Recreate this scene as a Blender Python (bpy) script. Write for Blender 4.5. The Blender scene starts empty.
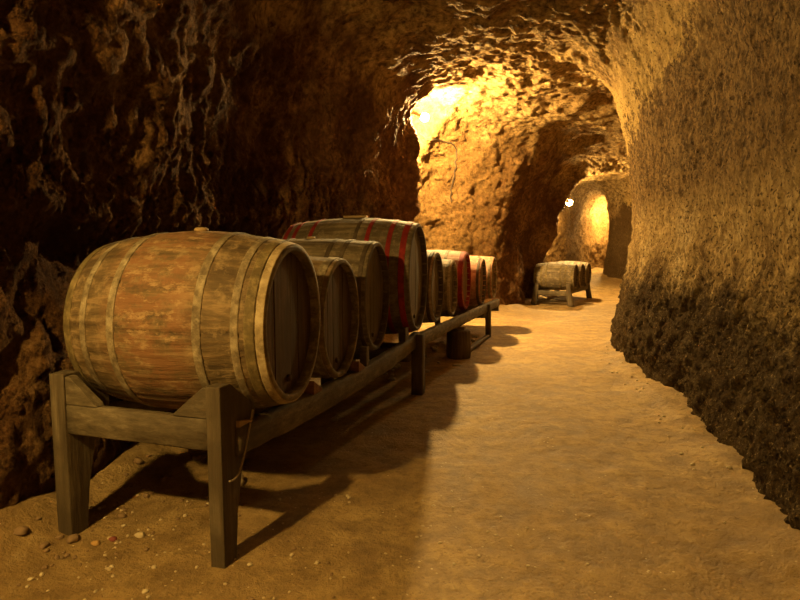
import bpy, bmesh, math, random
import numpy as np
from mathutils import Vector, Matrix, noise
from mathutils.bvhtree import BVHTree
random.seed(7)
PI = math.pi
sc = bpy.context.scene
COL = sc.collection

# ------------------------------------------------------------------ helpers
def mesh_obj(name, bm, mat, parent=None, smooth=True):
    me = bpy.data.meshes.new(name)
    bmesh.ops.recalc_face_normals(bm, faces=bm.faces[:])
    bm.to_mesh(me); bm.free()
    return link(name, me, mat, parent, smooth)
def link(name, me, mat, parent=None, smooth=True):
    for p in me.polygons: p.use_smooth = smooth
    me.materials.append(mat)
    o = bpy.data.objects.new(name, me); COL.objects.link(o)
    if parent is not None: o.parent = parent
    return o
def tag(o, label, cat, group=None, kind=None):
    if label: o['label'] = label
    if cat: o['category'] = cat
    if group: o['group'] = group
    if kind: o['kind'] = kind
    return o
def thing(name, label, cat, loc=(0, 0, 0), rz=0.0, group=None):
    o = bpy.data.objects.new(name, None); COL.objects.link(o)
    o.location = loc; o.rotation_euler = (0, 0, rz); o.empty_display_size = .1
    return tag(o, label, cat, group)
def beam(bm, a, b, w, h, up=(0, 0, 1), cuts=6, wob=.004, seed=0, sag=0.0, w2=None, h2=None, bev=.006):
    """Rough-sawn timber from a to b: w across, h along 'up'; slightly wavy, worn edges."""
    a = Vector(a); b = Vector(b); d = (b - a); L = d.length; d.normalize()
    up = Vector(up); sx = d.cross(up).normalized(); u = sx.cross(d).normalized()
    w2 = w if w2 is None else w2; h2 = h if h2 is None else h2
    n = max(cuts, int(L / .06)); rings = []
    for i in range(n + 1):
        t = i / n; c = a + d * (L * t) + Vector((0, 0, -sag * 4 * t * (1 - t)))
        W = (w + (w2 - w) * t) / 2; Hh = (h + (h2 - h) * t) / 2; ring = []
        for (x, y) in ((-W + bev, -Hh), (W - bev, -Hh), (W, -Hh + bev), (W, Hh - bev), (W - bev, Hh), (-W + bev, Hh), (-W, Hh - bev), (-W, -Hh + bev)):
            p = c + sx * x + u * y
            q = Vector((p.x * 9 + seed, p.y * 9, p.z * 9))
            p = p + (sx * noise.noise(q) + u * noise.noise(q + Vector((9, 3, 1)))) * wob
            ring.append(bm.verts.new(p))
        rings.append(ring)
    for i in range(n):
        for j in range(8):
            k = (j + 1) % 8
            bm.faces.new((rings[i][j], rings[i][k], rings[i + 1][k], rings[i + 1][j]))
    bm.faces.new(rings[0][::-1]); bm.faces.new(rings[-1])
def prism(bm, pts, origin, ax_u, ax_v, ax_n, th):
    """Polygon pts (u, v) extruded th along ax_n, centred."""
    o = Vector(origin); U = Vector(ax_u); V = Vector(ax_v); N = Vector(ax_n)
    A = [bm.verts.new(o + U * u + V * v - N * th / 2) for u, v in pts]
    B = [bm.verts.new(o + U * u + V * v + N * th / 2) for u, v in pts]
    bm.faces.new(A[::-1]); bm.faces.new(B)
    n = len(pts)
    for i in range(n): bm.faces.new((A[i], A[(i + 1) % n], B[(i + 1) % n], B[i]))
def bevel(bm, w=.006, seg=2):
    bmesh.ops.bevel(bm, geom=bm.edges[:], offset=w, segments=seg, affect='EDGES', profile=.6)
def lathe(bm, prof, n=96, axis='x', caps=False, jig=None):
    """prof: list of (s, r) around the local axis."""
    rings = []
    for s, r in prof:
        ring = []
        for k in range(n):
            t = 2 * PI * k / n; rr = r + (jig(s, t) if jig else 0)
            c, z = math.cos(t) * rr, math.sin(t) * rr
            ring.append(bm.verts.new((s, c, z) if axis == 'x' else (c, z, s)))
        rings.append(ring)
    for a, b in zip(rings, rings[1:]):
        for k in range(n):
            bm.faces.new((a[k], a[(k + 1) % n], b[(k + 1) % n], b[k]))
    if caps:
        bm.faces.new(rings[0][::-1]); bm.faces.new(rings[-1])
    return rings
def tube(bm, pts, r, n=8):
    pts = [Vector(p) for p in pts]; rings = []
    for i, p in enumerate(pts):
        d = (pts[min(i + 1, len(pts) - 1)] - pts[max(i - 1, 0)]).normalized()
        s = d.cross(Vector((.13, .31, .94))).normalized(); u = s.cross(d)
        rings.append([bm.verts.new(p + (s * math.cos(2 * PI * k / n) + u * math.sin(2 * PI * k / n)) * r) for k in range(n)])
    for a, b in zip(rings, rings[1:]):
        for k in range(n): bm.faces.new((a[k], a[(k + 1) % n], b[(k + 1) % n], b[k]))
    bm.faces.new(rings[0][::-1]); bm.faces.new(rings[-1])
def smooth_path(pts, per=6):
    pts = [np.array(p, float) for p in pts]; out = []
    for i in range(len(pts) - 1):
        p0, p1, p2, p3 = pts[max(i - 1, 0)], pts[i], pts[i + 1], pts[min(i + 2, len(pts) - 1)]
        for k in range(per):
            t = k / per
            out.append(.5 * ((2 * p1) + (-p0 + p2) * t + (2 * p0 - 5 * p1 + 4 * p2 - p3) * t * t + (-p0 + 3 * p1 - 3 * p2 + p3) * t ** 3))
    out.append(pts[-1]); return np.array(out)

# ------------------------------------------------------------------ materials
class NT:
    def __init__(s, name):
        s.m = bpy.data.materials.new(name); s.m.use_nodes = True; s.t = s.m.node_tree; s.n = s.t.nodes; s.l = s.t.links
        s.b = s.n['Principled BSDF']; s.tc = s.n.new('ShaderNodeTexCoord')
    def lk(s, a, b): s.l.new(a, b)
    def coord(s, scale=(1, 1, 1), off=(0, 0, 0)):
        m = s.n.new('ShaderNodeMapping'); m.inputs['Scale'].default_value = scale; m.inputs['Location'].default_value = off
        s.lk(s.tc.outputs['Object'], m.inputs['Vector']); return m.outputs[0]
    def noise(s, scale, detail=5, rough=.6, co=None, dist=0.0):
        t = s.n.new('ShaderNodeTexNoise'); t.inputs['Scale'].default_value = scale; t.inputs['Detail'].default_value = detail
        t.inputs['Roughness'].default_value = rough; t.inputs['Distortion'].default_value = dist
        s.lk(co if co is not None else s.tc.outputs['Object'], t.inputs['Vector']); return t.outputs['Fac']
    def voro(s, scale, co=None, feature='F1', out='Distance'):
        t = s.n.new('ShaderNodeTexVoronoi'); t.feature = feature; t.inputs['Scale'].default_value = scale
        s.lk(co if co is not None else s.tc.outputs['Object'], t.inputs['Vector']); return t.outputs[out]
    def ramp(s, fac, stops):
        r = s.n.new('ShaderNodeValToRGB'); e = r.color_ramp.elements
        while len(e) < len(stops): e.new(.5)
        for el, (p, c) in zip(e, stops):
            el.position = p; el.color = (c[0], c[1], c[2], 1) if isinstance(c, tuple) else (c, c, c, 1)
        s.lk(fac, r.inputs[0]); return r.outputs[0]
    def mix(s, fac, a, b, mode='MIX'):
        m = s.n.new('ShaderNodeMix'); m.data_type = 'RGBA'; m.blend_type = mode
        for i, v in ((0, fac), (6, a), (7, b)):
            if isinstance(v, (int, float)): m.inputs[i].default_value = v
            elif isinstance(v, tuple): m.inputs[i].default_value = (v[0], v[1], v[2], 1)
            else: s.lk(v, m.inputs[i])
        return m.outputs[2]
    def math(s, op, a, b=0.0, c=0.0):
        m = s.n.new('ShaderNodeMath'); m.operation = op
        for i, v in enumerate((a, b, c)):
            if isinstance(v, (int, float)): m.inputs[i].default_value = v
            else: s.lk(v, m.inputs[i])
        return m.outputs[0]
    def sep(s, axis, src=None):
        x = s.n.new('ShaderNodeSeparateXYZ'); s.lk(src if src is not None else s.tc.outputs['Object'], x.inputs[0]); return x.outputs[axis]
    def bump(s, h, strength, dist, prev=None):
        b = s.n.new('ShaderNodeBump'); b.inputs['Strength'].default_value = strength; b.inputs['Distance'].default_value = dist
        s.lk(h, b.inputs['Height'])
        if prev is not None: s.lk(prev, b.inputs['Normal'])
        return b.outputs[0]
    def out(s, col, rough=.85, nrm=None, spec=.3):
        if isinstance(col, tuple): s.b.inputs['Base Color'].default_value = (*col, 1)
        else: s.lk(col, s.b.inputs['Base Color'])
        if isinstance(rough, (int, float)): s.b.inputs['Roughness'].default_value = rough
        else: s.lk(rough, s.b.inputs['Roughness'])
        s.b.inputs['Specular IOR Level'].default_value = spec
        if nrm is not None: s.lk(nrm, s.b.inputs['Normal'])
        return s.m

def rock(name, dark, mid, light, scale=1.0, moss=None, stretch=(1, 1, 1), bmp=.9, stain=None):
    t = NT(name); co = t.coord(stretch)
    n1 = t.noise(1.1 * scale, 6, .65, co); n2 = t.noise(9 * scale, 7, .7, co); n3 = t.noise(45 * scale, 5, .7, co)
    c = t.ramp(n1, [(.32, dark), (.5, mid), (.68, light)])
    c = t.mix(t.ramp(n2, [(.38, 0.85), (.6, 0.0)]), c, dark)
    c = t.mix(t.ramp(n2, [(.6, 0.0), (.8, .5)]), c, light)
    c = t.mix(t.ramp(n3, [(.62, 0.0), (.8, .35)]), c, light)
    if moss: c = t.mix(t.ramp(t.noise(.8, 4, .6, t.coord((1, 1, 1), (5, 2, 1))), [(.52, 0.0), (.66, .6)]), c, moss)
    if stain: c = stain(t, c, n1, n2)
    h = t.math('ADD', t.math('MULTIPLY', n2, 1.0), t.math('MULTIPLY', n3, .45))
    v = t.voro(26 * scale, co)
    nr = t.bump(h, bmp, .05); nr = t.bump(v, .5 * bmp, .015, nr)
    return t.out(c, .92, nr, .06)

def right_tones(t, c, n1, n2):
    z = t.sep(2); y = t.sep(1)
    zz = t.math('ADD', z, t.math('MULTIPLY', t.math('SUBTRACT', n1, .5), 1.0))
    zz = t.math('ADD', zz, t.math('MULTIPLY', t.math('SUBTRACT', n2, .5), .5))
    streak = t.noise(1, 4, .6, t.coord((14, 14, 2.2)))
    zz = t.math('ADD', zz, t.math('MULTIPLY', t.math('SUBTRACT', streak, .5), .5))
    # darker black-brown foot of the wall, paler band above it, browner upper wall
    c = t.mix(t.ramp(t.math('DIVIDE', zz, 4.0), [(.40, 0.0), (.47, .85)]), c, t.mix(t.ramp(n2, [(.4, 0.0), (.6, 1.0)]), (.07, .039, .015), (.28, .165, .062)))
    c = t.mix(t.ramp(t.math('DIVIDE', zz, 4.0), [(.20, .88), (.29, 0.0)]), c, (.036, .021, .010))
    # lighter ochre patch high on the wall, spreading from the ceiling
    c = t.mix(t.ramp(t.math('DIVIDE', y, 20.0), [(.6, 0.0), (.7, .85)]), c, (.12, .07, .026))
    patch = t.math('ADD', t.math('ADD', z, t.math('MULTIPLY', t.math('SUBTRACT', t.math('MINIMUM', y, 7.2), 6.0), .22)), t.math('MULTIPLY', t.math('SUBTRACT', n1, .5), 1.6))
    patch = t.math('ADD', patch, t.math('MULTIPLY', t.math('SUBTRACT', n2, .5), .9))
    return t.mix(t.ramp(t.math('MULTIPLY', patch, .25), [(.69, 0.0), (.72, .9)]), c, (.60, .41, .15))

def left_tones(t, c, n1, n2):
    # ochre tone past the cleft behind the first lamp, dropped midway, back farther on
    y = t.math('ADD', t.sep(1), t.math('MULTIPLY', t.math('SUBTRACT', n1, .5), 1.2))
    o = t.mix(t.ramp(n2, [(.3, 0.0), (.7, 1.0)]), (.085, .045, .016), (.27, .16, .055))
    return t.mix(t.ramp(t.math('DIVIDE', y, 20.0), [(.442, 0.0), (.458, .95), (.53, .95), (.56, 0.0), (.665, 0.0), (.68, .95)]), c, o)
M = {}
def tunnel_rock():
    t = NT('tunnel_rock'); P_ = t.coord((1, 1, 1))
    def stack(co, sc_, dark, mid, light):
        n1 = t.noise(1.1 * sc_, 6, .65, co); n2 = t.noise(9 * sc_, 7, .7, co); n3 = t.noise(45 * sc_, 5, .7, co)
        c = t.ramp(n1, [(.32, dark), (.5, mid), (.68, light)])
        c = t.mix(t.ramp(n2, [(.38, 0.85), (.6, 0.0)]), c, dark)
        c = t.mix(t.ramp(n2, [(.6, 0.0), (.8, .5)]), c, light)
        c = t.mix(t.ramp(n3, [(.62, 0.0), (.8, .35)]), c, light)
        return c, n1, n2, n3
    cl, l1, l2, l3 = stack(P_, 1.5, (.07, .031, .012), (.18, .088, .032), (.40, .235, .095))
    cl = left_tones(t, cl, l1, l2)
    cc = t.mix(t.ramp(l2, [(.36, 0.0), (.62, 1.0)]), (.10, .055, .020), t.ramp(l1, [(.35, (.36, .22, .08)), (.62, (.66, .46, .20))]))
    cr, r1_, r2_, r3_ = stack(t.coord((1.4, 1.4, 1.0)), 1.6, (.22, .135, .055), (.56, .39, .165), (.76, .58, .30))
    cr = right_tones(t, cr, r1_, r2_)
    at = t.n.new('ShaderNodeAttribute'); at.attribute_name = 'zone'; z = at.outputs['Fac']
    cr = t.mix(t.ramp(t.noise(38, 3, .55), [(.36, .85), (.44, 0.0)]), cr, (.05, .028, .012))
    cr = t.mix(t.ramp(t.noise(52, 3, .55), [(.61, 0.0), (.68, .3)]), cr, (.70, .52, .26))
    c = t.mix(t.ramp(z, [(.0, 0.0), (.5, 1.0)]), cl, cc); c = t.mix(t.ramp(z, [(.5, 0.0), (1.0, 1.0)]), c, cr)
    h = t.math('ADD', l2, t.math('MULTIPLY', r3_, .9))
    nr = t.bump(h, 1.0, .07); nr = t.bump(t.voro(34), .55, .018, nr)
    return t.out(c, .92, nr, .06)
M['rock_back'] = rock('rock_back', (.16, .085, .03), (.34, .21, .085), (.52, .37, .17), 1.2)
M['tunnel'] = tunnel_rock()
def mk_floor():
    t = NT('packed_earth')
    n1 = t.noise(.7, 5, .6); n2 = t.noise(5, 7, .65); n3 = t.noise(60, 4, .7); n4 = t.noise(16, 6, .7)
    c = t.ramp(n1, [(.35, (.24, .15, .05)), (.5, (.34, .225, .085)), (.68, (.42, .295, .125))])
    c = t.mix(t.ramp(n2, [(.36, .8), (.6, 0.0)]), c, (.15, .088, .028))
    c = t.mix(t.ramp(n4, [(.34, .7), (.5, 0.0)]), c, (.16, .098, .034))
    c = t.mix(t.ramp(n4, [(.55, 0.0), (.75, .35)]), c, (.52, .40, .2))
    c = t.mix(t.ramp(n3, [(.33, .55), (.42, 0.0)]), c, (.09, .05, .02))
    chips = t.voro(24); pick = t.noise(3.5, 2, .5)
    f = t.math('MULTIPLY', t.ramp(chips, [(.10, 1.0), (.13, 0.0)]), t.ramp(pick, [(.55, 0.0), (.6, .8)]))
    c = t.mix(f, c, (.62, .5, .3))
    h = t.math('ADD', t.math('MULTIPLY', n2, .6), t.math('ADD', t.math('MULTIPLY', n4, .4), t.math('MULTIPLY', n3, .25)))
    return t.out(c, t.ramp(n2, [(.3, .62), (.7, .85)]), t.bump(h, .9, .05), .35)
M['floor'] = mk_floor()

def wood(name, base, dark, light, grain='x', spots=None, rough=.75, s=1.0, red=None, mould=None, bmp=.4):
    t = NT(name)
    st = {'x': (2.2, 30, 30), 'z': (30, 30, 2.2), 'y': (30, 2.2, 30)}[grain]
    g = t.noise(s, 6, .65, t.coord(st)); b = t.noise(2.3, 5, .65, t.coord((1, 1, 1), (3, 1, 7))); f = t.noise(14, 6, .7)
    c = t.ramp(g, [(.3, dark), (.52, base), (.75, light)])
    c = t.mix(t.ramp(b, [(.42, .7), (.6, 0.0)]), c, dark)
    if mould: c = t.mix(t.ramp(f, [(.5, 0.0), (.66, .75)]), c, mould)
    if red:
        col, lo, hi = red
        x = t.math('ABSOLUTE', t.math('ADD', t.sep(0), .03))
        m = t.math('MULTIPLY', t.ramp(t.math('ADD', x, t.math('MULTIPLY', t.math('SUBTRACT', b, .5), .2)), [(lo, 1.0), (hi, 0.0)]),
                   t.ramp(t.noise(1, 6, .72, t.coord((9, 16, 16), (1, 4, 2))), [(.40, 0.0), (.56, .8)]))
        c = t.mix(m, c, col)
        m2 = t.math('MULTIPLY', t.ramp(x, [(lo, 1.0), (hi, 0.0)]), t.ramp(t.noise(1, 7, .75, t.coord((10, 22, 22), (8, 4, 2))), [(.53, 0.0), (.62, .85)]))
        c = t.mix(m2, c, light)
    h = t.math('ADD', g, t.math('MULTIPLY', f, .6))
    return t.out(c, rough, t.bump(h, bmp, .012), .3)
M['oak_olive'] = wood('oak_olive', (.125, .082, .034), (.05, .031, .013), (.31, .205, .10), 'x', red=((.19, .088, .036), .14, .26), mould=(.27, .19, .095), bmp=.8)
M['oak_grey'] = wood('oak_grey', (.15, .115, .065), (.07, .05, .028), (.30, .24, .15), 'x', mould=(.26, .20, .12))
M['oak_warm'] = wood('oak_warm', (.19, .13, .065), (.09, .055, .025), (.34, .25, .14), 'x', mould=(.32, .24, .14))
M['oak_pale'] = wood('oak_pale', (.34, .27, .18), (.19, .13, .075), (.5, .42, .3), 'x', mould=(.55, .47, .35))  # pale oak, the same tone all round the barrel
M['oak_pink'] = wood('oak_pink', (.38, .19, .115), (.22, .10, .055), (.52, .30, .2), 'x', mould=(.55, .36, .25))
M['head_dark'] = wood('head_dark', (.085, .045, .018), (.04, .02, .009), (.17, .10, .04), 'z')
M['head_grey'] = wood('head_grey', (.12, .085, .048), (.055, .038, .02), (.22, .165, .10), 'z')
M['head_warm'] = wood('head_warm', (.17, .10, .05), (.08, .045, .02), (.28, .18, .09), 'z')
M['hoop_pale'] = wood('hoop_pale', (.19, .145, .08), (.075, .052, .027), (.37, .30, .19), 'y', s=.9, mould=(.36, .30, .19))
M['hoop_olive'] = wood('hoop_olive', (.13, .095, .035), (.065, .045, .017), (.25, .19, .08), 'y', s=.6, mould=(.27, .2, .09))
M['hoop_dark'] = wood('hoop_dark', (.085, .06, .035), (.045, .03, .018), (.17, .13, .08), 'y', s=.6)
M['hoop_red'] = wood('hoop_red', (.30, .018, .014), (.13, .010, .008), (.38, .06, .035), 'y', s=.6)
M['croze'] = wood('croze', (.30, .225, .115), (.13, .09, .042), (.50, .40, .24), 'y', s=.6, mould=(.46, .37, .22))
M['timber'] = wood('timber', (0.112, 0.085, 0.046), (0.053, 0.037, 0.019), (0.208, 0.164, 0.101), 'x', bmp=.6)
M['timber_up'] = wood('timber_up', (0.105, 0.078, 0.042), (0.050, 0.034, 0.017), (0.200, 0.156, 0.092), 'z', bmp=.6)
M['timber_y'] = wood('timber_y', (0.116, 0.085, 0.045), (0.053, 0.037, 0.019), (0.224, 0.168, 0.101), 'y', bmp=.6)
M['timber_pale'] = wood('timber_pale', (.38, .27, .12), (.25, .16, .07), (.5, .38, .19), 'z', bmp=.4)
M['timber_red'] = wood('timber_red', (.20, .09, .035), (.11, .05, .02), (.3, .16, .07), 'x', bmp=.4)
M['stump'] = wood('stump', (.09, .06, .032), (.045, .03, .016), (.16, .11, .06), 'z', bmp=.8)
def simple(name, col, rough=.6, metal=0.0, sc_=18):
    t = NT(name); n = t.noise(sc_, 5, .65)
    c = t.mix(t.ramp(n, [(.35, .0), (.65, .45)]), col, tuple(v * .5 for v in col))
    t.b.inputs['Metallic'].default_value = metal
    return t.out(c, rough, t.bump(n, .3, .006))
M['metal'] = simple('rusty_wire', (.34, .27, .17), .5, .5)
M['lamp_body'] = simple('lamp_body', (.22, .2, .16), .5)
M['cable'] = simple('cable', (.05, .035, .022), .6)
M['stone_pale'] = simple('stone_pale', (.5, .40, .24), .85)
M['stone_orange'] = simple('stone_orange', (.46, .27, .09), .85)
M['stone_red'] = simple('stone_red', (.22, .06, .04), .8)
M['stone_brown'] = simple('stone_brown', (.22, .14, .07), .9)
M['stone_grey'] = simple('stone_grey', (.42, .38, .31), .85)
def glow(name, col, strength):
    m = bpy.data.materials.new(name); m.use_nodes = True; b = m.node_tree.nodes['Principled BSDF']
    b.inputs['Base Color'].default_value = (.8, .75, .6, 1); b.inputs['Emission Color'].default_value = (*col, 1)
    b.inputs['Emission Strength'].default_value = strength
    return m

# ------------------------------------------------------------------ the cave
# cross sections down the tunnel: left foot, right foot, crown height, squareness left / right, floor height
SEC = [
 ((-2.7, -3.6), (1.0, -3.6), 3.1, 2.8, 4.0, 0),
 ((-2.5, -2.0), (1.35, -2.0), 3.2, 2.8, 4.0, 0),
 ((-2.12, 0.0), (1.62, 0.0), 3.3, 3.0, 4.2, 0),
 ((-2.0, 1.2), (1.72, 1.3), 3.4, 3.2, 5.0, 0),
 ((-1.80, 2.2), (1.86, 2.3), 3.5, 3.4, 6.0, 0),
 ((-1.62, 3.2), (2.12, 3.2), 3.6, 3.6, 6.0, 0),
 ((-1.50, 4.4), (2.42, 4.4), 3.65, 3.8, 6.0, 0),
 ((-1.32, 5.6), (2.55, 5.5), 3.65, 4.0, 6.0, 0),
 ((-.80, 6.7), (2.70, 6.5), 3.6, 4.2, 5.0, 0),
 ((-.42, 7.5), (2.97, 7.35), 3.65, 4.5, 4.0, 0),
 ((-.22, 8.1), (3.5, 7.9), 3.7, 4.5, 4.0, 0),
 ((-.06, 8.7), (4.1, 8.4), 3.72, 4.5, 4.0, 0),
 ((.02, 9.6), (4.9, 9.0), 3.7, 4.2, 4.0, 0),
 ((.34, 10.25), (5.3, 9.6), 3.65, 3.6, 4.0, 0),
 ((1.1, 10.7), (5.6, 10.2), 3.6, 3.0, 4.0, 0),
 ((1.88, 11.05), (5.9, 10.8), 3.55, 2.8, 4.0, 0),
 ((2.35, 11.7), (6.2, 11.6), 3.45, 2.8, 4.0, 0),
 ((2.72, 12.6), (6.5, 12.7), 3.2, 2.8, 4.0, 0),
 ((3.30, 13.45), (6.8, 13.6), 3.15, 3.0, 4.0, .02),
 ((3.55, 14.1), (7.0, 14.6), 3.1, 3.6, 4.0, .06),
 ((4.0, 15.1), (7.0, 15.8), 3.1, 3.6, 4.0, .14),
 ((4.7, 16.4), (6.6, 16.9), 3.1, 3.4, 4.5, .24),
 ((5.4, 17.8), (6.45, 17.7), 3.0, 3.4, 4.5, .32),
 ((6.1, 18.9), (6.75, 18.3), 2.95, 3.4, 4.5, .38),
 ((6.9, 19.7), (7.5, 18.8), 2.95, 3.4, 4.0, .42),
 ((8.0, 20.2), (8.2, 19.0), 2.95, 3.4, 4.0, .44),
]
ctrl = np.array([[*l, *r, h, a, b, f] for l, r, h, a, b, f in SEC])
dense = smooth_path(ctrl, 40)
mid = (dense[:, 0:2] + dense[:, 2:4]) / 2
lw = dense[:, 0:2]; rw = dense[:, 2:4]
seg = np.maximum(np.linalg.norm(np.diff(lw, axis=0), axis=1), np.linalg.norm(np.diff(rw, axis=0), axis=1))
yy = mid[:-1, 1]
stepsz = np.where(yy < .8, .10, np.where(yy < 9, .024, .045))
cum = np.concatenate([[0], np.cumsum(seg / stepsz)])
NS = int(cum[-1]); ii = np.linspace(0, cum[-1], NS)
S = np.stack([np.interp(ii, cum, dense[:, k]) for k in range(8)], 1)
NA = 420
def arch(row):
    L = row[0:2]; R = row[2:4]; H, nl, nr, f = row[4:8]
    th = np.linspace(PI, 0, 600); c = np.cos(th); s_ = np.sin(th)
    n = np.where(c < 0, nl, nr)
    x = np.sign(c) * np.abs(c) ** (2 / n); z = np.abs(s_) ** (2 / n) * (H - f) + f
    x = np.concatenate([[-1], x, [1]]); z = np.concatenate([[f - .3], z, [f - .3]])
    c0 = (L + R) / 2; hv = (R - L) / 2
    px = c0[0] + hv[0] * x; py = c0[1] + hv[1] * x
    return np.stack([px, py, z], 1)
P = np.zeros((NS, NA, 3))
for i in range(NS):
    A = arch(S[i]); d = np.concatenate([[0], np.cumsum(np.linalg.norm(np.diff(A, axis=0), axis=1))])
    # keep the share of points on each side constant so that the seams run smoothly
    tt = np.linspace(0, d[-1], NA)
    for k in range(3): P[i, :, k] = np.interp(tt, d, A[:, k])
def normals(P):
    du = np.gradient(P, axis=0); dv = np.gradient(P, axis=1)
    n = np.cross(du, dv); n /= np.linalg.norm(n, axis=2, keepdims=True) + 1e-9
    return n
Nn = normals(P)
cen = np.zeros((NS, 1, 3)); cen[:, 0, 0] = (S[:, 0] + S[:, 2]) / 2; cen[:, 0, 1] = (S[:, 1] + S[:, 3]) / 2; cen[:, 0, 2] = 1.5
sign = np.sign(((cen - P) * Nn).sum(2, keepdims=True)); sign[sign == 0] = 1
Nn = Nn * sign                                                   # pointing into the tunnel
def sst(x, a, b):
    t = min(1, max(0, (x - a) / (b - a))); return t * t * (3 - 2 * t)
fr = noise.fractal; V = Vector
D = np.zeros((NS, NA)); TW = np.zeros((NS, NA))
for i in range(NS):
    for j in range(NA):
        x, y, z = P[i, j]; t = j / (NA - 1)
        wl = 1 - sst(t, .30, .42); wr = sst(t, .60, .70); wc = 1 - wl - wr
        big = fr(V((x * .7, y * .7, z * .9 + 4)), 1.0, 2.0, 3)
        d = 0.0
        if wl > 0:
            near = 1 - sst(y, 8.8, 9.4)
            r1 = fr(V((x * 2.4 + 3, y * 2.4, z * 2.0)), .8, 2.1, 4)
            r2 = noise.ridged_multi_fractal(V((x * 3.6, y * 3.6, z * 2.6 + 7)), .9, 2.1, 4, .9, 2.0)
            r4 = noise.ridged_multi_fractal(V((x * 9, y * 9, z * 8 + 3)), .8, 2.1, 3, .9, 2.0) - 1
            pop = fr(V((x * 7 + 11, y * 7, z * 7)), .7, 2.1, 3)
            fringe = fr(V((x * 17, y * 17, z * 3)), .7, 2.1, 3)
            band = math.exp(-((z - 1.72 - .3 * big) / .42) ** 2)
            led = sst(z, 1.30 + .2 * big, 1.55 + .2 * big) * (1 - sst(z, 1.9, 3.0))
            d += wl * (.12 * big + .06 * r1 - (.012 + .016 * near + .022 * sst(y, 13, 14)) * (r2 - 1.0) - .014 * r4 + .06 * max(0, pop - .18) + near * (.075 * fringe * band + .09 * led - .05))
        if wc > 0:
            r1 = fr(V((x * 2.2, y * 2.6, z * 3)), .8, 2.1, 4)
            r2 = noise.ridged_multi_fractal(V((x * 5.2, y * 5.2, z * 6)), .9, 2.1, 4, .9, 2.0)
            r3 = noise.ridged_multi_fractal(V((x * 14, y * 14, z * 14)), .8, 2.1, 3, .9, 2.0) - 1
            d += wc * (.12 * big + .06 * r1 - .035 * (r2 - 1.0) - .012 * r3)
        if wr > 0:
            low = 1 - sst(z, .75, 1.25)
            r1 = fr(V((x * 5, y * 5, z * 3.2 + 2)), .8, 2.2, 4)
            r3 = fr(V((x * 12, y * 12, z * 11)), .6, 2.1, 4)
            d += wr * (.05 * big + .018 * r1 + .017 * r3 + low * (.022 * r1 + .016 * r3) + .16 * (1 - sst(z, -.1, 1.3)) - .02)
            d += wr * .03 * (sst(1.32 + .06 * big - z, -.04, .04)) * sst(y, 3.5, 4.5)
        # rib that carries the first lamp and the cleft behind it
        if 7.8 < y < 10 and t < .4:
            up = sst(z, 1.3, 1.9) * (1 - .35 * sst(z, 3.0, 3.35)) * (1 - sst(t, .31, .36))
            d += up * (.22 * math.exp(-((y - 8.72) / .15) ** 2) + .20 * (1 - sst(z, 2.7, 2.95)) * math.exp(-((y - 9.32 + .05 * (z - 2.3)) / .09) ** 2) - .15 * math.exp(-((y - 9.60) / .16) ** 2))
        # jutting rock edge and low lintel before the second lamp
        if 12.4 < y < 14.4 and t < .62:
            d += .28 * sst(z, .9, 1.4) * (1 - sst(t, .3, .45)) * math.exp(-((y - 13.42) / .2) ** 2)
            d += .18 * sst(t, .3, .42) * (1 - sst(t, .5, .62)) * math.exp(-((y - 13.3) / .3) ** 2)
        # low hanging swell of the ceiling past the lamp
        if wc > 0 or t > .2: d += .14 * math.exp(-((y - 10.3) / .5) ** 2) * sst(z, 2.4, 3.2) * sst(t, .32, .46)
        # hollow around the first lamp
        q = math.sqrt((x - .40) ** 2 + (y - 9.12) ** 2 + (z - 3.27) ** 2)
        if q < .75: d -= .32 * (1 - sst(q, .2, .75))
        D[i, j] = d
P2 = P + Nn * D[:, :, None]

def grid_obj(name, G, mat, kind='structure', label=None, cat=None, zone=None):
    n, m = G.shape[:2]
    me = bpy.data.meshes.new(name)
    idx = np.arange(n * m).reshape(n, m)
    F = np.stack([idx[:-1, :-1], idx[1:, :-1], idx[1:, 1:], idx[:-1, 1:]], -1).reshape(-1, 4)
    me.vertices.add(n * m); me.vertices.foreach_set('co', G.reshape(-1).astype(np.float32))
    me.loops.add(F.size); me.loops.foreach_set('vertex_index', F.reshape(-1).astype(np.int32))
    me.polygons.add(len(F)); me.polygons.foreach_set('loop_start', np.arange(0, F.size, 4, dtype=np.int32))
    me.polygons.foreach_set('loop_total', np.full(len(F), 4, dtype=np.int32))
    me.update(calc_edges=True); me.validate()
    if zone is not None:
        at = me.attributes.new('zone', 'FLOAT', 'POINT'); at.data.foreach_set('value', zone.reshape(-1).astype(np.float32))
    o = link(name, me, mat); o['kind'] = kind
    if label: o['label'] = label
    if cat: o['category'] = cat
    return o
ZN = np.zeros((NS, NA))
for i in range(NS):
    for j in range(NA):
        x, y, z = P[i, j]; t = j / (NA - 1) + .10 * noise.noise(V((x * 1.5, y * 1.5, z * 1.5))) + .04 * noise.noise(V((x * 6, y * 6, z * 6)))
        ZN[i, j] = .5 * sst(t, .31, .42) + .5 * sst(t, .60, .68)
jl, jr = int(NA * .37), int(NA * .645)
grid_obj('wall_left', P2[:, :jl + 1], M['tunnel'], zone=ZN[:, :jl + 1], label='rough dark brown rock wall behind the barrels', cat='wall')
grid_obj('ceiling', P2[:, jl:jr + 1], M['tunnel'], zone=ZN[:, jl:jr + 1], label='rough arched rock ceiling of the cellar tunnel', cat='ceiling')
grid_obj('wall_right', P2[:, jr:], M['tunnel'], zone=ZN[:, jr:], label='smooth carved ochre rock wall with dark foot along the path', cat='wall')
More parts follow.
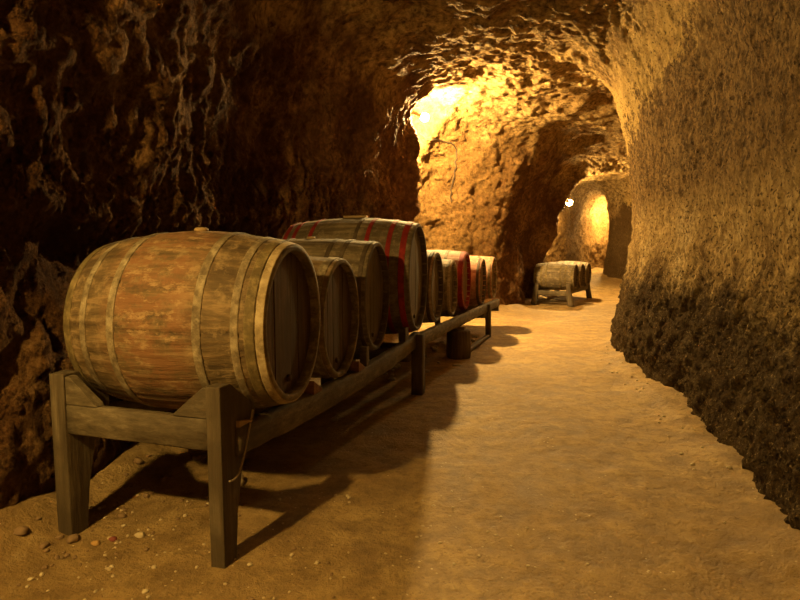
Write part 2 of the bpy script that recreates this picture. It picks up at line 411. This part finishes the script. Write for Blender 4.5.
# end walls closing the tunnel in front and behind
def end_wall(name, ring, label):
    G = np.zeros((30, len(ring), 3)); c = ring.mean(0)
    for k in range(30):
        f = k / 29; G[k] = ring * (1 - f) + c * f
        if k:
            for j in range(len(ring)):
                q = G[k, j]; G[k, j, 1] += .12 * noise.noise(V((q[0] * 2, q[1] * 2, q[2] * 2)))
    return grid_obj(name, G, M['rock_back'], label=label, cat='wall')
end_wall('wall_back', P2[0, ::6], 'rock wall closing the tunnel behind the viewer')
end_wall('wall_far', P2[-1, ::6], 'rock wall at the far end of the tunnel')

BV = BVHTree.FromPolygons([tuple(v) for v in P2[::2, ::2].reshape(-1, 3)],
    [(a, a + 1, a + 1 + NA // 2, a + NA // 2) for i in range((NS + 1) // 2 - 1) for a in range(i * (NA // 2), (i + 1) * (NA // 2) - 1)])
def snap(p, off=0.0):
    loc, nrm, _, _ = BV.find_nearest(Vector(p)); 
    d = (Vector(p) - loc)
    n = nrm if nrm.dot(Vector((1.2, loc.y - .4, 1.6)) - loc) > 0 else -nrm
    return loc + n * off, n

# floor
def floor_z(x, y, base=0.0):
    z = base + .018 * noise.fractal(V((x * .9, y * .9, 0)), .9, 2.0, 4) + .006 * noise.fractal(V((x * 7, y * 7, 3)), .8, 2.0, 3)
    return z
NF = 150
G = np.zeros((NS, NF, 3))
for i in range(NS):
    L = S[i, 0:2]; R = S[i, 2:4]; wd = np.linalg.norm(R - L)
    for j in range(NF):
        t = -.10 + 1.20 * j / (NF - 1); q = L + (R - L) * t
        el = t * wd; er = (1 - t) * wd
        heap = .09 * math.exp(-(max(el, 0) / .22) ** 2) + .07 * math.exp(-(max(er - .1, 0) / .25) ** 2)
        heap *= .6 + .8 * (noise.noise(V((q[0] * 2, q[1] * 2, 1))) + .5)
        G[i, j] = (q[0], q[1], floor_z(q[0], q[1], S[i, 7]) + heap)
grid_obj('floor', G, M['floor'], label='trodden ochre earth floor of the cellar', cat='floor')
FB = BVHTree.FromPolygons([tuple(v) for v in G.reshape(-1, 3)],
    [(a, a + 1, a + 1 + NF, a + NF) for i in range(NS - 1) for a in range(i * NF, (i + 1) * NF - 1)])
def fz(x, y):
    h = FB.ray_cast(Vector((x, y, 1.2)), Vector((0, 0, -1)))
    return h[0].z if h[0] else 0.0

# ------------------------------------------------------------------ barrels
def make_barrel(label, c, ang, rh, rb, L, body, head, hoops, rim=None, bung=True, group='barrels on the main racks', seed=0, staves=26, near=False):
    """Axis along local x; +x end is the head facing the aisle; hoops: list of (s, width, material)."""
    root = thing('wine_barrel', label, 'barrel', c, -ang, group)
    R = lambda s: rb - (rb - rh) * abs(2 * s / L) ** 2
    th = .028; dep = .045
    def jig(s, t):
        k = t / (2 * PI) * staves; f = abs((k % 1) - .5)
        g = -.0035 if f > .465 else 0.0
        return g + .0022 * noise.noise(V((int(k) * 3.7 + seed, s * 4, 0)))
    bm = bmesh.new(); N = staves * (8 if near else 6)
    prof = [(-L / 2 + dep, R(L / 2) - th), (-L / 2 + .004, R(L / 2) - th + .002), (-L / 2, R(L / 2) - th + .008), (-L / 2, R(L / 2) - .006), (-L / 2 + .006, R(L / 2 - .006))]
    n = 40
    prof += [(s, R(s)) for s in np.linspace(-L / 2 + .02, L / 2 - .02, n)]
    prof += [(-s, r) for s, r in prof[:5]][::-1]
    lathe(bm, prof, N, jig=jig)
    b = mesh_obj('barrel_body', bm, body, root)
    for s0, w, hm in hoops:
        s0 = s0 * L / 2; bm = bmesh.new(); a0, a1 = s0 - w / 2, s0 + w / 2; t_ = .0045; e = .0015
        pr = [(a0, R(a0) - .004), (a0, R(a0) + t_ - e), (a0 + e, R(a0) + t_)] + [(s, R(s) + t_) for s in np.linspace(a0 + .006, a1 - .006, 4)] + [(a1 - e, R(a1) + t_), (a1, R(a1) + t_ - e), (a1, R(a1) - .004)]
        lathe(bm, pr, 96, jig=lambda s, t: .0012 * noise.noise(V((s * 20, math.cos(t) * 3, math.sin(t) * 3 + seed))))
        mesh_obj('hoop', bm, hm, root)
    if rim:
        bm = bmesh.new(); r = R(L / 2)
        lathe(bm, [(L / 2 - dep, r - th - .001), (L / 2 + .001, r - th - .001), (L / 2 + .0025, r - th + .004), (L / 2 + .0025, r - .006), (L / 2 - .001, r - .002)], 96)
        mesh_obj('rim', bm, rim, root)
    for sg in (1, -1):                                   # planked heads, set back inside the rim
        bm = bmesh.new(); r = R(L / 2) - th + .004; x = sg * (L / 2 - dep); npl = 7; w = 2 * r / npl
        for k in range(npl):
            y0, y1 = -r + k * w + .0015, -r + (k + 1) * w - .0015; ys = np.linspace(y0, y1, 9); dx = .0015 * math.sin(k * 2.3 + seed)
            zt = [math.sqrt(max(r * r - y * y, 0)) for y in ys]
            pts = [(y, z) for y, z in zip(ys, zt)] + [(y, -z) for y, z in zip(ys[::-1], zt[::-1])]
            A = [bm.verts.new((x + dx, y, z)) for y, z in pts]; B = [bm.verts.new((x + dx - sg * .018, y, z)) for y, z in pts]
            try:
                bm.faces.new(A); bm.faces.new(B[::-1])
                for i in range(len(pts)): bm.faces.new((A[i], A[(i + 1) % len(pts)], B[(i + 1) % len(pts)], B[i]))
            except ValueError: pass
        h = mesh_obj('barrel_head', bm, head, root, smooth=False)
        if sg == 1 and near is not None:                 # tap bung low on the aisle-side head
            bm = bmesh.new(); lathe(bm, [(x - .01, .017), (x + .012, .017), (x + .016, .013)], 20, caps=True)
            bmesh.ops.translate(bm, verts=bm.verts[:], vec=(0, 0, -r * .78)); mesh_obj('tap_plug', bm, head, h)
    if bung:
        bm = bmesh.new(); lathe(bm, [(rb - .004, .034), (rb + .010, .032), (rb + .016, .026), (rb + .017, .01)], 24, axis='z', caps=True)
        mesh_obj('bung', bm, M['timber_pale'], root)
    return root
def hps(pos, w, m): return [(p, w, m) for p in pos]
A0 = .26
# main row: centre computed from the aisle-side head position
def headc(h, ang, L): return (h[0] - math.cos(ang) * L / 2, h[1] + math.sin(ang) * L / 2, h[2])
ho, hp, hd, hr = M['hoop_olive'], M['hoop_pale'], M['hoop_dark'], M['hoop_red']
make_barrel('large olive oak barrel with peeling reddish belly, nearest on the front rack', (-.944, 2.729, .938), .18, .364, .428, .929, M['oak_olive'], M['head_dark'],
    [(-.94, .040, ho), (-.74, .032, hp), (-.42, .036, hp), (.42, .036, hp), (.75, .032, hp), (.875, .040, ho), (.963, .032, M['croze'])], rim=M['hoop_olive'], seed=3, staves=24, near=True)
RAD = math.radians
make_barrel('small dark barrel, lowest, directly behind the big olive one', headc((-.345, 3.405, .863), RAD(12), .84), RAD(12), .356, .370, .84, M['oak_warm'], M['head_dark'],
    hps((-.9, -.45, .45), .035, hd) + [(.88, .05, hp)], rim=M['hoop_olive'], seed=8)
make_barrel('plain grey oak barrel between the low dark one and the red hooped one', headc((-.162, 4.182, .926), RAD(11), 1.02), RAD(11), .396, .42, 1.02, M['oak_grey'], M['head_grey'],
    hps((-.9, -.5, -.3, .42, .62, .92), .032, hd), rim=M['hoop_dark'], seed=12)
make_barrel('tallest grey cask with bright red hoops in mid row', headc((.169, 5.071, 1.014), RAD(12), 1.16), RAD(12), .474, .528, 1.16, M['oak_grey'], M['head_grey'],
    [(-.93, .04, hr), (-.79, .036, hr), (-.52, .036, hr), (.18, .03, M['hoop_dark']), (.36, .036, hr), (.68, .04, hr), (.89, .05, hr)], rim=M['hoop_dark'], seed=17)
make_barrel('pale barrel just past the red hooped cask', headc((.393, 5.933, .863), RAD(14), .84), RAD(14), .362, .392, .84, M['oak_pale'], M['head_grey'],
    hps((-.9, -.45, .45, .9), .035, hd), rim=M['hoop_dark'], seed=21, bung=False)
make_barrel('smallest pale barrel set low before the first pink one', headc((.626, 6.651, .80), RAD(14), .80), RAD(14), .324, .348, .80, M['oak_pale'], M['head_grey'],
    hps((-.9, -.45, .45, .9), .032, hp), rim=hp, seed=25, bung=False)
make_barrel('pink-stained barrel with a red rim, third from the far end of the row', headc((.865, 7.352, .84), RAD(15), .86), RAD(15), .367, .396, .86, M['oak_pink'], M['head_warm'],
    hps((-.9, -.45, .45), .035, hp) + [(.91, .06, hr)], rim=hr, seed=28, bung=False)
make_barrel('pink-stained barrel second from the far end of the row', headc((1.18, 8.057, .782), RAD(16), .82), RAD(16), .326, .352, .82, M['oak_pink'], M['head_warm'],
    hps((-.9, -.45, .45, .9), .035, hd), rim=M['hoop_dark'], seed=33, bung=False)
make_barrel('last pink-stained barrel at the far end of the main row', headc((1.44, 8.701, .80), RAD(17), .82), RAD(17), .314, .338, .82, M['oak_pink'], M['head_warm'],
    hps((-.9, -.45, .45, .9), .035, hp), rim=hp, seed=37, bung=False)

# ------------------------------------------------------------------ racks
def xyz(o, d, pv, s, over, z):
    return Vector((o[0] + d[0] * s + pv[0] * over, o[1] + d[1] * s + pv[1] * over, z))
def make_leg(o, d, pv, s, over, top, face, deep, foot, low_deep, side, root, tilt=0.0, name='leg'):
    """Tapered plank leg seen from its end: 'face' wide across the rack, 'deep' along it near the rail."""
    bm = bmesh.new(); base = fz(o[0] + d[0] * s + pv[0] * over, o[1] + d[1] * s + pv[1] * over) - .012
    org = xyz(o, d, pv, s, over, 0); dv = Vector((d[0], d[1], 0)); n = Vector((pv[0], pv[1], 0))
    pts = [(0, base), (low_deep, base), (low_deep * 1.2, .2), (deep * .62, top - .30), (deep, top - .19), (deep, top - .13), (face * 1.1, top), (0, top)]
    if side < 0: pts = [(-u, v) for u, v in pts]
    prism(bm, pts, org, dv, Vector((0, 0, 1)), n, face)
    for v in bm.verts: v.co += n * (-tilt * (v.co.z / top))
    bevel(bm, .005, 2)
    return mesh_obj(name, bm, M['timber_up'], root, smooth=False)
def saddle(o, d, pv, s, over, sgn, w, z0, z1, th, root):
    bm = bmesh.new()
    prism(bm, [(0, z0), (sgn * w, z0), (sgn * w * .93, z0 + .012), (sgn * .022, z1), (0, z1)], xyz(o, d, pv, s, over, 0), Vector((pv[0], pv[1], 0)), Vector((0, 0, 1)), Vector((d[0], d[1], 0)), th)
    bevel(bm, .004, 2); return mesh_obj('saddle_block', bm, M['timber'], root, smooth=False)

o1 = (-.736, 2.19); a1 = math.atan2(.843, 2.772); d1 = (math.sin(a1), math.cos(a1)); p1 = (math.cos(a1), -math.sin(a1))
r1 = thing('barrel_rack', 'long weathered timber rack with tapered front legs under the nearest barrels', 'rack', (0, 0, 0), 0, 'timber barrel racks')
W = .785; TOP = .745
make_leg(o1, d1, p1, 0, 0, TOP, .066, .25, 0, .085, 1, r1)
make_leg(o1, d1, p1, 0, -W, TOP, .078, .25, 0, .09, 1, r1)
bm = bmesh.new(); beam(bm, xyz(o1, d1, p1, .030, -.034, .545), xyz(o1, d1, p1, .030, -W + .040, .545), .045, .13, seed=2); mesh_obj('crossbeam', bm, M['timber'], r1)
saddle(o1, d1, p1, .030, -.034, -1, .165, .612, .735, .045, r1)
saddle(o1, d1, p1, .030, -W + .040, 1, .165, .612, .735, .045, r1)
for ov, sd in ((.012, 4), (-W - .01, 9)):
    bm = bmesh.new(); beam(bm, xyz(o1, d1, p1, .10, ov, .495), xyz(o1, d1, p1, 2.98, ov, .465), .07, .13, seed=sd, sag=.05, wob=.008, bev=.010)
    mesh_obj('rail', bm, M['timber_y'], r1)
for ov in (.055, -W - .03):
    bm = bmesh.new(); beam(bm, xyz(o1, d1, p1, 2.90, ov, fz(*xyz(o1, d1, p1, 2.9, ov, 0)[:2]) - .01), xyz(o1, d1, p1, 2.90, ov, .52), .10, .10, up=(d1[0], d1[1], 0), seed=5); mesh_obj('leg', bm, M['timber_up'], r1)
bm = bmesh.new(); beam(bm, xyz(o1, d1, p1, 2.83, .0, .34), xyz(o1, d1, p1, 2.83, -W, .34), .05, .11, seed=12); mesh_obj('crossbeam', bm, M['timber'], r1)
# bent iron rod hooked on the right front leg
bm = bmesh.new(); tube(bm, smooth_path([xyz(o1, d1, p1, .215, .046, .60), xyz(o1, d1, p1, .18, .046, .52), xyz(o1, d1, p1, .135, .046, .42), xyz(o1, d1, p1, .10, .046, .368), xyz(o1, d1, p1, .06, .046, .352), xyz(o1, d1, p1, .03, .045, .356)], 5), .0045)
mesh_obj('iron_rod', bm, M['metal'], r1)['label'] = 'thin bent pale iron rod'

o2 = (.107, 4.962); a2 = math.atan2(1.128, 3.042); d2 = (math.sin(a2), math.cos(a2)); p2 = (math.cos(a2), -math.sin(a2))
r2 = thing('barrel_rack', 'darker timber rack past the red hooped cask, carrying the far barrels', 'rack', (0, 0, 0), 0, 'timber barrel racks')
for ov, sd in ((-.02, 14), (-W + .1, 19)):
    bm = bmesh.new(); beam(bm, xyz(o2, d2, p2, .15, ov, .430), xyz(o2, d2, p2, 4.08, ov, .412), .07, .115, seed=sd, wob=.008, bev=.01); mesh_obj('rail', bm, M['timber_y'], r2)
for ov in (.02, -W + .06):
    bm = bmesh.new(); b0 = xyz(o2, d2, p2, 3.24, ov, fz(*xyz(o2, d2, p2, 3.24, ov, 0)[:2]) - .01); beam(bm, b0, xyz(o2, d2, p2, 3.22, ov - .005, .47), .07, .085, up=(d2[0], d2[1], 0), seed=25); mesh_obj('leg', bm, M['timber_up'], r2)
for s_ in (.28, 3.16, 4.1):
    bm = bmesh.new(); beam(bm, xyz(o2, d2, p2, s_, .0, .33), xyz(o2, d2, p2, s_, -W + .09, .33), .05, .10, seed=31); mesh_obj('crossbeam', bm, M['timber'], r2)
for ov in (-W + .06,):
    bm = bmesh.new(); beam(bm, xyz(o2, d2, p2, .28, ov, -.0), xyz(o2, d2, p2, .28, ov, .44), .07, .08, up=(d2[0], d2[1], 0), seed=25); mesh_obj('leg', bm, M['timber_up'], r2)
sk = xyz(o2, d2, p2, 1.64, .0, 0); gz = fz(sk.x, sk.y)
bm = bmesh.new(); lathe(bm, [(gz - .012, .10), (gz + .01, .135), (gz + .08, .142), (gz + .2, .138), (.315, .132), (.328, .12)], 40, axis='z', caps=True, jig=lambda s, t: .008 * noise.noise(V((math.cos(t) * 2.5, math.sin(t) * 2.5, s * 2))))
st = tag(mesh_obj('wood_stump', bm, M['stump']), 'dark round wood stump propping up the farther rack', 'stump'); 
bmv = Vector((sk.x, sk.y, 0))
for v in st.data.vertices: v.co += Vector((0, 0, 0))
st.location = (sk.x, sk.y, 0)
bm = bmesh.new(); q = xyz(o2, d2, p2, 1.70, .02, 0); beam(bm, (q.x, q.y, .329), (q.x, q.y, .364), .09, .11, up=(d2[0], d2[1], 0), wob=.002)
tag(mesh_obj('spacer_block', bm, M['timber_pale'], smooth=False), 'pale wooden block between the round stump and the rail', 'block')
bm = bmesh.new(); qa = xyz(o2, d2, p2, 1.84, .02, 0); qb = xyz(o2, d2, p2, 3.18, .02, 0)
beam(bm, (qa.x, qa.y, fz(qa.x, qa.y) + .022), (qb.x, qb.y, fz(qb.x, qb.y) + .022), .06, .05, seed=3)
tag(mesh_obj('floor_plank', bm, M['stump']), 'dark plank lying on the floor between stump and end leg', 'plank')

# chocks on the right rail
def rail_z(s): t = (s - .10) / 2.88; return .495 - .03 * t - .05 * 4 * t * (1 - t) + .065
def chock(s, over, w, l, h, mat, label, kind='wedge'):
    bm = bmesh.new(); z = rail_z(s) - .002
    if kind == 'wedge': pts = [(-l / 2, 0), (l / 2, 0), (l / 2, h * .2), (-l / 2, h)]
    else: pts = [(-l / 2, 0), (l / 2, 0), (l / 2, h), (-l / 2, h)]
    prism(bm, pts, xyz(o1, d1, p1, s, over, z), Vector((d1[0], d1[1], 0)), Vector((0, 0, 1)), Vector((p1[0], p1[1], 0)), w); bevel(bm, .003, 2)
    return tag(mesh_obj('wooden_chock', bm, mat, smooth=False), label, 'chock', 'wooden chocks on the front rack')
chock(.155, .02, .06, .10, .028, M['timber_pale'], 'flat pale wedge on the rail under the rim of the nearest olive barrel')
chock(.86, .02, .06, .10, .075, M['timber_red'], 'reddish wedge between the olive barrel and the low dark barrel')
chock(1.52, .02, .06, .11, .07, M['timber_red'], 'reddish wedge on the rail before the plain grey barrel')
chock(1.66, .015, .05, .05, .13, M['timber'], 'upright brown block on the rail before the plain grey barrel', 'block')
chock(2.60, .01, .06, .10, .11, M['timber'], 'brown block under the front of the tallest red hooped cask', 'block')

bm = bmesh.new(); beam(bm, (-.50, 5.205, 1.551), (-.30, 5.165, 1.553), .09, .022, wob=.002, bev=.004)
tag(mesh_obj('wooden_board', bm, M['timber_pale']), 'short pale board lying on top of the tallest red hooped cask', 'board')

# far rack with three barrels
a3 = math.radians(30); d3 = (math.sin(a3), math.cos(a3)); p3 = (math.cos(a3), -math.sin(a3)); o3 = (3.62, 12.02)
r3 = thing('barrel_rack', 'small low rack with splayed legs near the far lamp', 'rack', (0, 0, 0), 0, 'timber barrel racks')
for s_ in (0.0, 1.85):
    for ov, tl in ((0, .07), (-.80, -.07)):
        g = xyz(o3, d3, p3, s_, ov, 0); bm = bmesh.new()
        beam(bm, (g.x, g.y, fz(g.x, g.y) - .01), xyz(o3, d3, p3, s_, ov - tl, .47), .12, .08, up=(d3[0], d3[1], 0), w2=.09, seed=7); mesh_obj('leg', bm, M['timber_up'], r3)
    bm = bmesh.new(); beam(bm, xyz(o3, d3, p3, s_, -.02, .27), xyz(o3, d3, p3, s_, -.78, .27), .05, .11, seed=8); mesh_obj('crossbeam', bm, M['timber'], r3)
for ov in (-.06, -.74):
    bm = bmesh.new(); beam(bm, xyz(o3, d3, p3, -.02, ov, .30), xyz(o3, d3, p3, 1.87, ov, .30), .07, .09, seed=9); mesh_obj('rail', bm, M['timber_y'], r3)
for k, lb in enumerate(('front barrel of the three on the small far rack', 'middle barrel of the three on the small far rack', 'rearmost barrel of the three on the small far rack')):
    c = xyz(o3, d3, p3, .29 + k * .635, -.40, .62)
    make_barrel('weathered grey-brown ' + lb, c, a3 + .02 * (k - 1), .262, .305, .86, M['oak_grey'] if k != 1 else M['oak_warm'], M['head_grey'], hps((-.9, -.6, -.35, .35, .6, .9), .03, M['hoop_dark'] if k else M['hoop_olive']), rim=M['hoop_dark'], bung=False, group='barrels on the far rack', seed=50 + k)

# ------------------------------------------------------------------ lamps
def make_lamp(label, want, off, r, mat, push=None, group='wall lamps of the cellar'):
    """Bulkhead lamp: round base on the rock, short neck, opal globe (want = globe centre)."""
    want = Vector(want); foot, n = snap(want, -.02)
    if push is not None: want = foot + n * push
    dirv = (want - foot); ln = dirv.length; dirv.normalize()
    root = thing('wall_lamp', label, 'lamp', foot, 0, group); root.rotation_mode = 'QUATERNION'; root.rotation_quaternion = dirv.to_track_quat('Z', 'Y')
    bm = bmesh.new(); lathe(bm, [(0, .05), (.03, .05), (.036, .045)], 32, axis='z', caps=True); mesh_obj('lamp_base', bm, M['lamp_body'], root)
    bm = bmesh.new(); lathe(bm, [(.03, .024), (ln - r - .012, .024), (ln - r - .01, .045), (ln - r + .012, .048)], 32, axis='z', caps=True); mesh_obj('lamp_neck', bm, M['lamp_body'], root)
    bm = bmesh.new(); bmesh.ops.create_uvsphere(bm, u_segments=32, v_segments=20, radius=r); bmesh.ops.translate(bm, verts=bm.verts[:], vec=(0, 0, ln))
    mesh_obj('glass_globe', bm, mat, root)
    return root
WARM = (1, .64, .215); YEL = (1, .625, .17)
KA, KB, K2, KC = 15500, 3500, 4200, 1100
make_lamp('glowing round lamp high on the rock rib above the barrels', (.383, 9.05, 3.265), 0, .06, glow('lamp_glow_near', WARM, KA))
make_lamp('glowing round lamp over the small far rack', (4.03, 13.72, 2.30), 0, .07, glow('lamp_glow_far', WARM, K2))
make_lamp('round lamp on the left wall beside the viewer, outside the picture', (-1.72, .35, 2.5), 0, .06, glow('lamp_glow_side', YEL, KB))
make_lamp('round lamp hidden behind the far rock pillar', (7.1, 19.1, 2.1), 0, .10, glow('lamp_glow_hidden', WARM, KC))

# cable from the first lamp over the lit rock
cp = [(.36, 9.3, 3.2), (.48, 9.7, 3.05), (.62, 9.95, 3.1), (.95, 10.4, 3.1), (.97, 10.5, 2.85), (.96, 10.5, 2.5), (.93, 10.5, 2.25), (.95, 10.5, 2.1)]
cc = [snap(p, .015)[0] for p in smooth_path(cp, 8)]
bm = bmesh.new(); tube(bm, cc, .009); tag(mesh_obj('power_cable', bm, M['cable']), 'thin dark cable running from the near lamp down the lit rock', 'cable')

# ------------------------------------------------------------------ stones
def stone(x, y, r, mat, label, name='stone', group=None, flat=.6, seed=0):
    bm = bmesh.new(); bmesh.ops.create_icosphere(bm, subdivisions=3, radius=1)
    for v in bm.verts:
        k = 1 + .28 * noise.noise(v.co * 1.3 + V((seed * 3.1, 0, 0))) + .10 * noise.noise(v.co * 3.5 + V((seed, 5, 0)))
        v.co = Vector((v.co.x * k * r, v.co.y * k * r * .8, v.co.z * k * r * flat))
    o = mesh_obj(name, bm, mat); o.location = (x, y, fz(x, y) + r * flat * .55); o.rotation_euler = (0, 0, seed * 1.7)
    return tag(o, label, 'stone', group)
stone(-1.32, 2.36, .019, M['stone_orange'], 'orange pebble on the floor between the front legs of the near rack')
stone(-1.265, 2.40, .018, M['stone_red'], 'reddish pebble on the floor between the front legs of the near rack')
stone(-1.16, 2.43, .022, M['stone_pale'], 'pale pebble on the floor right of the reddish pebble')
stone(-.92, 3.00, .075, M['stone_pale'], 'pale rock lump under the near rack behind the right front leg')
stone(.62, 6.05, .05, M['stone_grey'], 'flat pale stone on the floor in front of the round stump', flat=.25)
rg = random.Random(4)
for k in range(26):
    s_ = rg.uniform(1.95, 3.2); ov = rg.uniform(-.5, -.06); g = xyz(o2, d2, p2, s_, ov, 0)
    stone(g.x, g.y, rg.uniform(.02, .045), M['stone_grey'], 'grey rubble stone under the farther rack behind the floor plank', 'rubble_stone', 'rubble under the farther rack', seed=k)
for k in range(18):
    s_ = rg.uniform(.2, 1.6); ov = rg.uniform(-.6, -.1); g = xyz(o2, d2, p2, s_, ov, 0)
    stone(g.x, g.y, rg.uniform(.02, .045), M['stone_grey'], 'grey rubble stone under the farther rack before the stump', 'rubble_stone', 'rubble before the stump', seed=k + 40)
for k in range(60):
    t = rg.random() ** .8; y = 2.0 + 2.2 * t
    x = np.interp(y, [r[0][1] for r in SEC], [r[0][0] for r in SEC]) + rg.uniform(.12, .40)
    stone(x, y, rg.choice((.008, .012, .015, .02, .03)), M['stone_brown'], 'brown rubble stone at the foot of the left wall', 'rubble_stone', 'rubble at the foot of the left wall', seed=k + 70)
for k in range(40):
    y = rg.uniform(2.4, 7.0); x = np.interp(y, [r[1][1] for r in SEC], [r[1][0] for r in SEC]) - rg.uniform(.22, .45)
    stone(x, y, rg.uniform(.006, .014), M['stone_pale'], 'small pale stone along the foot of the right wall', 'pebble', 'pebbles along the right wall', seed=k + 120)
for k in range(170):
    x = rg.uniform(-1.45, -.2) if k % 2 else rg.gauss(-1.15, .2); y = rg.uniform(1.95, 2.9)
    stone(x, y, rg.choice((.004, .006, .008, .011)), M['stone_pale'] if k % 3 else M['stone_brown'], 'tiny stone chip on the floor by the near rack', 'pebble', 'chips by the near rack', seed=k + 170)
for k in range(50):
    x = rg.gauss(.25, .3); y = rg.gauss(2.5, .35)
    if x < -.1: continue
    stone(x, y, rg.uniform(.004, .009), M['stone_pale'], 'tiny pale stone chip trodden into the middle of the path', 'pebble', 'chips in the path', flat=.4, seed=k + 440)

# ------------------------------------------------------------------ world, camera, view
w = bpy.data.worlds.new('World'); sc.world = w; w.use_nodes = True
w.node_tree.nodes['Background'].inputs[0].default_value = (0, 0, 0, 1); w.node_tree.nodes['Background'].inputs[1].default_value = 0
cam = bpy.data.cameras.new('camera'); co = bpy.data.objects.new('camera', cam); COL.objects.link(co)
cam.sensor_width = 36; cam.lens = 570 / 800 * 36; cam.clip_start = .05
co.location = (0, 0, 1.3); co.rotation_euler = (PI / 2 - math.atan(55 / 570), 0, 0)
sc.camera = co
sc.view_settings.view_transform = 'Standard'; sc.view_settings.look = 'None'
sc.view_settings.exposure = 0; sc.view_settings.gamma = 1
sc.cycles.max_bounces = 8; sc.cycles.diffuse_bounces = 5; sc.cycles.sample_clamp_indirect = 6
